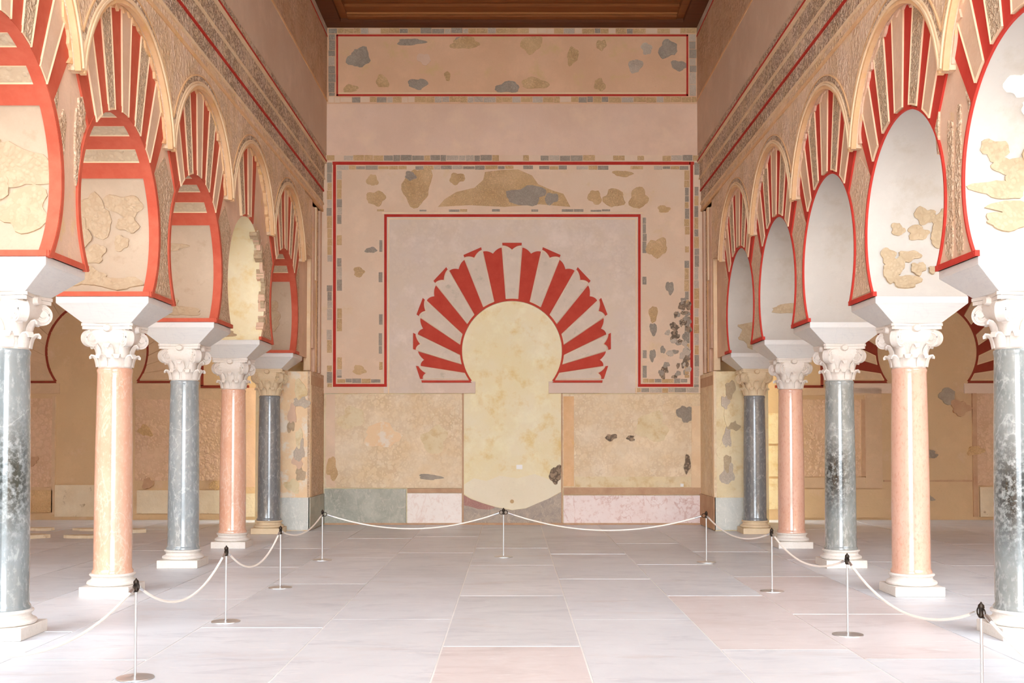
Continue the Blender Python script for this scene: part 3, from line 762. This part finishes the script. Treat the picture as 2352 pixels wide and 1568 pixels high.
        # fragments of stucco on the soffit: (x from face, angle in degrees from the far springing side, width, height)
        FR = {(-1, 0): [(.30, 8, .5, .34), (.62, 16, .36, .3), (.25, -12, .4, .36), (.65, -20, .3, .3), (.5, -2, .24, .2)],
              (-1, 1): [(.62, 14, .34, .42), (.30, 20, .36, .22), (.35, -2, .16, .14), (.62, -9, .26, .18), (.66, -24, .34, .22), (.33, -28, .44, .16), (.75, 4, .2, .3), (.28, 9, .2, .16)],
              (-1, 2): [(.62, -22, .3, .22), (.42, -28, .42, .14), (.6, 20, .4, .1), (.8, -12, .12, .12)],
              (-1, 3): [(.5, -31, .3, .12)],
              (-1, 4): [(.45, 6, .42, .34), (.4, -8, .2, .26)],
              (1, 0): [(.22, 16, .22, .16), (.34, 9, .26, .14), (.28, -2, .4, .16), (.5, 4, .3, .2), (.42, -12, .5, .14), (.3, -18, .36, .14), (.62, 14, .3, .3), (.7, -14, .3, .18)],
              (1, 1): [(.56, 14, .2, .17), (.74, 12, .18, .2), (.3, 6, .14, .12), (.5, 4, .22, .14), (.72, 2, .22, .22), (.2, -10, .16, .15), (.4, -10, .22, .12), (.28, -16, .16, .18), (.48, -18, .14, .14), (.2, -22, .14, .2), (.34, -27, .26, .16), (.62, -19, .08, .08)],
              (1, 2): [], (1, 3): [(.44, -8, .62, .13)], (1, 4): [(.45, -20, .6, .34), (.45, -10, .5, .2)]}[(s, i)]
        for k, (fx, ang, fw, fh) in enumerate(FR):
            q = blob(fw, fh, 1300 + k + i * 17 + s * 50, 16, .24)
            bend(q, WX + fx, 0, R(ang), .010 + .0013 * k, s, 0).build('stucco_fragment', M['frag'] if s < 0 else M['frag_tan'], t)
        if (s, i) == (1, 0):
            for k, (fx, ang, fw, fh) in enumerate([(.30, 46, .22, .2), (.5, 36, .3, .16)]):
                bend(blob(fw, fh, 1500 + k, 16, .2), WX + fx, 0, R(ang), .014, s, 0).build('stucco_fragment', M['frag_white'], t)
        if broken:                                               # rough core showing at the lost edge
            for k in range(30):
                th = R(-24 + k * 2.9)
                rr = AR + .02 + rng.uniform(-.03, .04)
                q = blob(rng.uniform(.06, .13), rng.uniform(.08, .16), 1700 + k, 9, .3)
                yy, zz = (rr + AX - AR) * math.cos(th), AZ + rr * math.sin(th)
                MB().prism([(min(yy + a_, H - .012), zz + b_) for a_, b_ in q], 'yz', s * (WX - rng.uniform(.005, .03)), s * (WX + rng.uniform(.03, .09))).build('rubble_stone', M['frag'] if k % 3 else M['face'], t)

# ------------------------------------------------------------------ columns
def leaf_mesh(prof, name):
    """a leaf that rises along prof = (radius, height, width) and curls out"""
    v, f = [], []
    n = len(prof)
    for j, (r, z, w) in enumerate(prof):
        r2, z2, _ = prof[min(j + 1, n - 1)]; r1, z1, _ = prof[max(j - 1, 0)]
        d = Vector((r2 - r1, 0, z2 - z1)).normalized(); nx, nz = d.z, -d.x
        for k, (q, th) in enumerate(((-.5, 0), (-.25, .012), (0, .018), (.25, .012), (.5, 0))):
            v.append((r + nx * th, q * w, z + nz * th))
        for k, q in enumerate((.5, -.5)):
            v.append((r - nx * .012, q * w, z - nz * .012))
    for j in range(n - 1):
        for k in range(7):
            f.append((j * 7 + k, j * 7 + (k + 1) % 7, (j + 1) * 7 + (k + 1) % 7, (j + 1) * 7 + k))
    f.append(tuple(range(6, -1, -1))); f.append(tuple((n - 1) * 7 + k for k in range(7)))
    return MB().add(v, f)

def rot_z(me, ang):
    c, s_ = math.cos(ang), math.sin(ang)
    m2 = me.copy()
    for v in m2.vertices: v.co = (v.co.x * c - v.co.y * s_, v.co.x * s_ + v.co.y * c, v.co.z)
    return m2

Z_S0, Z_S1 = .21, 2.235
CAPZ = Z_S1
def make_capital_meshes(mat):
    D = {}
    low = [(.162, .012, .095), (.170, .06, .11), (.180, .095, .10), (.200, .118, .085), (.222, .122, .07), (.232, .108, .055), (.228, .092, .04)]
    up = [(.168, .10, .085), (.176, .16, .10), (.188, .195, .09), (.206, .218, .08), (.222, .224, .065), (.230, .212, .05), (.226, .198, .035)]
    D['low'] = leaf_mesh(low, 'leaf').mesh('leaf', mat, 50)
    D['up'] = leaf_mesh(up, 'leaf').mesh('leaf', mat, 50)
    # bell: round below, square above
    mb = MB(); n = 32; v, f = [], []
    prof = [(0, .158, 0), (.02, .162, 0), (.04, .16, 0), (.20, .166, .0), (.235, .182, .3), (.265, .200, .7), (.30, .208, .86), (.375, .210, .92)]
    for z, r, sq in prof:
        for k in range(n):
            a = 2 * math.pi * k / n
            c, s_ = math.cos(a), math.sin(a)
            q = 1 / max(abs(c), abs(s_))
            rr = r * (1 - sq + sq * q)
            v.append((rr * c, rr * s_, z))
    for j in range(len(prof) - 1):
        for k in range(n): f.append((j * n + k, j * n + (k + 1) % n, (j + 1) * n + (k + 1) % n, (j + 1) * n + k))
    f.append(tuple(range(n - 1, -1, -1))); f.append(tuple((len(prof) - 1) * n + k for k in range(n)))
    D['bell'] = mb.add(v, f).mesh('bell', mat, 40)
    # volute: a thick disc with a raised spiral and eye, standing on the diagonal
    mb = MB()
    def disc(r, h, cx, cz, n=22):
        p = [(cx + r * math.cos(2 * math.pi * k / n), cz + r * math.sin(2 * math.pi * k / n)) for k in range(n)]
        mb.prism(p, 'xz', -h, h)
    disc(.084, .036, .252, .288)
    disc(.024, .05, .252, .288)
    for sy in (-1, 1):
        path = []
        for k in range(34):
            a = k / 33 * 2 * math.pi * 1.75 + 1.2
            r = .079 - .052 * k / 33
            path.append((.252 + r * math.cos(a), sy * .038, .288 + r * math.sin(a)))
        mb.tube(path, .0085, 6)
    mb.tube([(.15, 0, .20), (.19, 0, .27), (.23, 0, .345), (.27, 0, .362)], [.02, .026, .03, .026], 8)
    D['volute'] = mb.mesh('volute', mat, 40)
    # abacus with hollowed sides and cut corners, a boss on each side
    A = .245; pts = []
    for q in range(4):
        for k in range(9):
            tt = -1 + 2 * k / 8
            d = A - .035 * (1 - tt * tt)
            x, y_ = d, tt * (A - .02)
            a = q * math.pi / 2
            pts.append((x * math.cos(a) - y_ * math.sin(a), x * math.sin(a) + y_ * math.cos(a)))
    mb = MB().prism(pts, 'xy', .372, .402)
    mb.prism([(x * 1.03, y_ * 1.03) for x, y_ in pts], 'xy', .404, Z_IMP0 - CAPZ)
    D['abacus'] = mb.mesh('abacus', mat)
    mb = MB()
    for q in range(4):
        a = q * math.pi / 2
        c, s_ = math.cos(a), math.sin(a)
        p = [(.205, .05 * math.cos(2 * math.pi * k / 10), .385 + .042 * math.sin(2 * math.pi * k / 10)) for k in range(10)]
        p2 = [(.245, y_ * .7, .385 + (z - .385) * .7) for _, y_, z in p]
        v = [(x * c - y_ * s_, x * s_ + y_ * c, z) for x, y_, z in p + p2]
        mb.add(v, [tuple(range(10)), tuple(range(10, 20))] + [(k, (k + 1) % 10, 10 + (k + 1) % 10, 10 + k) for k in range(10)])
    D['boss'] = mb.mesh('rosette', mat, 40)
    D['bud'] = None
    return D
CAPM = {k: make_capital_meshes(M[k]) for k in ('capital', 'capital_worn')}

shaft_prof = [(.196, 0), (.198, .018), (.190, .03), (.1835, .045), (.183, .4), (.181, .9), (.176, 1.35), (.169, 1.8), (.165, 1.97), (.168, 1.985), (.172, 2.0), (.168, Z_S1 - Z_S0 - .008), (.160, Z_S1 - Z_S0)]
base_prof = [(.228, 0), (.240, .008), (.244, .022), (.238, .036), (.224, .044), (.206, .052), (.198, .066), (.202, .082), (.214, .090), (.220, .100), (.216, .110), (.205, .115)]
SH = {(-1, 0): ('grey_shaft', 'capital'), (-1, 1): ('pink_shaft', 'capital'), (-1, 2): ('grey_shaft_plain', 'capital'), (-1, 3): ('pink_shaft', 'capital'), (-1, 4): ('grey_shaft_dark', 'capital_worn'),
      (1, 0): ('grey_shaft_black', 'capital'), (1, 1): ('pink_speckled', 'capital'), (1, 2): ('grey_shaft_black', 'capital'), (1, 3): ('pink_speckled', 'capital'), (1, 4): ('grey_shaft_dark', 'capital_worn')}
CL = {(-1, 0): 'blue-grey marble column cut by the left picture edge, with white capital and impost',
      (-1, 1): 'polished pink marble column second from the left edge, tallest looking pink one there',
      (-1, 2): 'blue-grey marble column of the left arcade standing between two pink columns',
      (-1, 3): 'slimmer looking pink column of the left arcade, just before the end pier column',
      (-1, 4): 'dark grey column with worn beige capital against the left end pier',
      (1, 0): 'blue-grey marble column with black blotch cut by the right picture edge',
      (1, 1): 'speckled pink marble column second from the right edge, tallest looking pink one there',
      (1, 2): 'blue-grey marble column of the right arcade standing between two pink columns',
      (1, 3): 'slimmer looking pink column of the right arcade, beside the end pier column',
      (1, 4): 'dark grey column with worn beige capital against the right end pier'}
for s in (-1, 1):
    for i in range(5):
        t = thing('marble_column', CL[(s, i)], 'column', (s * CX, CY[i], 0), 'columns of the two arcades')
        shm, cpm = SH[(s, i)]
        bm_ = M['base'] if i < 4 else M['capital_worn']
        pl = MB().box(-.243, .243, -.243, .243, 0, .095).build('plinth', bm_, t, None, .008)
        MB().lathe([(r, z + .095) for r, z in base_prof], 40).build('base_moulding', bm_, t, 35)
        MB().lathe([(r, z + Z_S0) for r, z in shaft_prof], 48).build('shaft', M[shm], t, 40)
        D = CAPM[cpm]
        cap = link('capital', D['bell'], t); cap.location = (0, 0, CAPZ)
        link('abacus', D['abacus'], cap); link('rosette', D['boss'], cap)
        for k in range(8):
            o = link('leaf', D['low'], cap); o.rotation_euler = (0, 0, R(45 * k + 22.5))
            o = link('leaf', D['up'], cap); o.rotation_euler = (0, 0, R(45 * k))
        for k in range(4):
            o = link('volute', D['volute'], cap); o.rotation_euler = (0, 0, R(45 + 90 * k))
        # impost block: splayed below, upright lip above
        hx0, hx1 = WX + .012 - CX, WO + .008 - CX
        hy = BAY / 2 - HALF
        mb = MB().frustum(-.235, .235, -.235, .235, Z_IMP0, hx0, hx1, -hy, hy, Z_IMP1 - .065)
        mb.box(hx0, hx1, -hy, hy, Z_IMP1 - .065, Z_IMP1)
        if s < 0:
            mb.v = [(-x, y_, z) for x, y_, z in mb.v]
        mb.build('impost', M['white_marble'], t, None, .004)

# ------------------------------------------------------------------ rope barrier
POSTS = [(-2.42, 4.9), (-2.418, 7.107), (-2.402, 9.28), (-2.387, 11.38), (-2.40, 13.96), (-.11, 14.32), (2.415, 13.71), (2.618, 11.12), (2.629, 8.66), (2.58, 6.08), (2.56, 3.7)]
PL = ['steel rope post just outside the left picture edge', 'steel rope post nearest the camera on the left, before the pink column base', 'second steel rope post along the left side from the front',
      'third steel rope post along the left side, before the dark end column', 'steel rope post at the far left corner of the barrier', 'steel rope post in the middle before the bricked niche',
      'steel rope post at the far right corner of the barrier', 'steel rope post on the right before the farther pink column', 'steel rope post on the right before the second grey column',
      'steel rope post at the lower right edge, its foot below the picture', 'steel rope post outside the right picture edge']
ZT = .585
post_m = MB().lathe([(.0085, .012), (.0085, .56)], 14).mesh('pole', M['steel'], 40)
base_m = MB().lathe([(.118, 0), (.12, .003), (.118, .009), (.03, .013), (.016, .02), (.009, .022)], 40).mesh('foot_disc', M['steel'], 40)
top_m = MB().lathe([(.0085, .55), (.015, .555), (.016, .565), (.012, .575), (.013, .60), (.018, .607), (.016, .622), (.006, .632), (.002, .64)], 16).mesh('finial', M['dark_metal'], 50)
rp = [(.024 * math.cos(a), 0, .024 * math.sin(a)) for a in [2 * math.pi * k / 16 for k in range(17)]]
ring_m = MB().tube(rp, .0045, 6).mesh('ring', M['dark_metal'], 60)
for i, (x, y) in enumerate(POSTS):
    t = thing('rope_post', PL[i], 'post', (x, y, 0), 'posts of the rope barrier')
    link('foot_disc', base_m, t); link('pole', post_m, t)
    f_ = link('finial', top_m, t)
    for sgn in (-1, 1):
        j = i + sgn
        if not 0 <= j < len(POSTS): continue
        a = math.atan2(POSTS[j][1] - y, POSTS[j][0] - x)
        o = link('ring', ring_m, f_); o.location = (.03 * math.cos(a), .03 * math.sin(a), ZT - .005); o.rotation_euler = (0, 0, a)
SAG = [.14, .22, .22, .12, .19, .20, .14, .15, .19, .2]
RL = ['white rope leaving the picture at the left edge', 'white rope between the first and second left posts', 'white rope between the second and third left posts', 'white rope from the third left post to the far left corner post',
      'white rope across the back wall, left of the middle post', 'white rope across the back wall, right of the middle post', 'white rope from the far right corner post to the next post', 'white rope before the base of the right second grey column',
      'white rope hanging before the speckled pink column base at right', 'white rope leaving the picture at the lower right corner']
for i in range(len(POSTS) - 1):
    (x0, y0), (x1, y1) = POSTS[i], POSTS[i + 1]
    d = Vector((x1 - x0, y1 - y0)); Lg = d.length; d /= Lg
    path = []
    for k in range(33):
        q = k / 32
        dd = .062 + (Lg - .124) * q
        path.append((x0 + d.x * dd, y0 + d.y * dd, ZT - .012 - SAG[i] * 4 * q * (1 - q)))
    t = thing('barrier_rope', RL[i], 'rope', (0, 0, 0), 'ropes of the barrier')
    MB().tube(path, .0088, 8).build('cord', M['rope'], t, 60)
    MB().tube(path[:2], [.0115, .0105], 8).build('end_clip', M['steel'], t, 60)
    MB().tube(path[-2:], [.0105, .0115], 8).build('end_clip', M['steel'], t, 60)

# ------------------------------------------------------------------ broken paving in the left aisle
for k in range(9):
    x = -9.6 + k * .42; y = 17.2 + rng.uniform(-.25, .25) + (.0 if k % 2 else 1.1)
    q = blob(rng.uniform(.4, .7), rng.uniform(.16, .4), 2000 + k, 11, .22)
    o = MB().prism([(x + a, y + b) for a, b in q], 'xy', 0.0, .035 + .01 * (k % 3)).build('broken_slab', M['aisle_dado'])
    o['label'] = 'flat broken paving stone lying on the left aisle floor behind the columns'; o['category'] = 'stone'; o['group'] = 'broken paving in the left aisle'
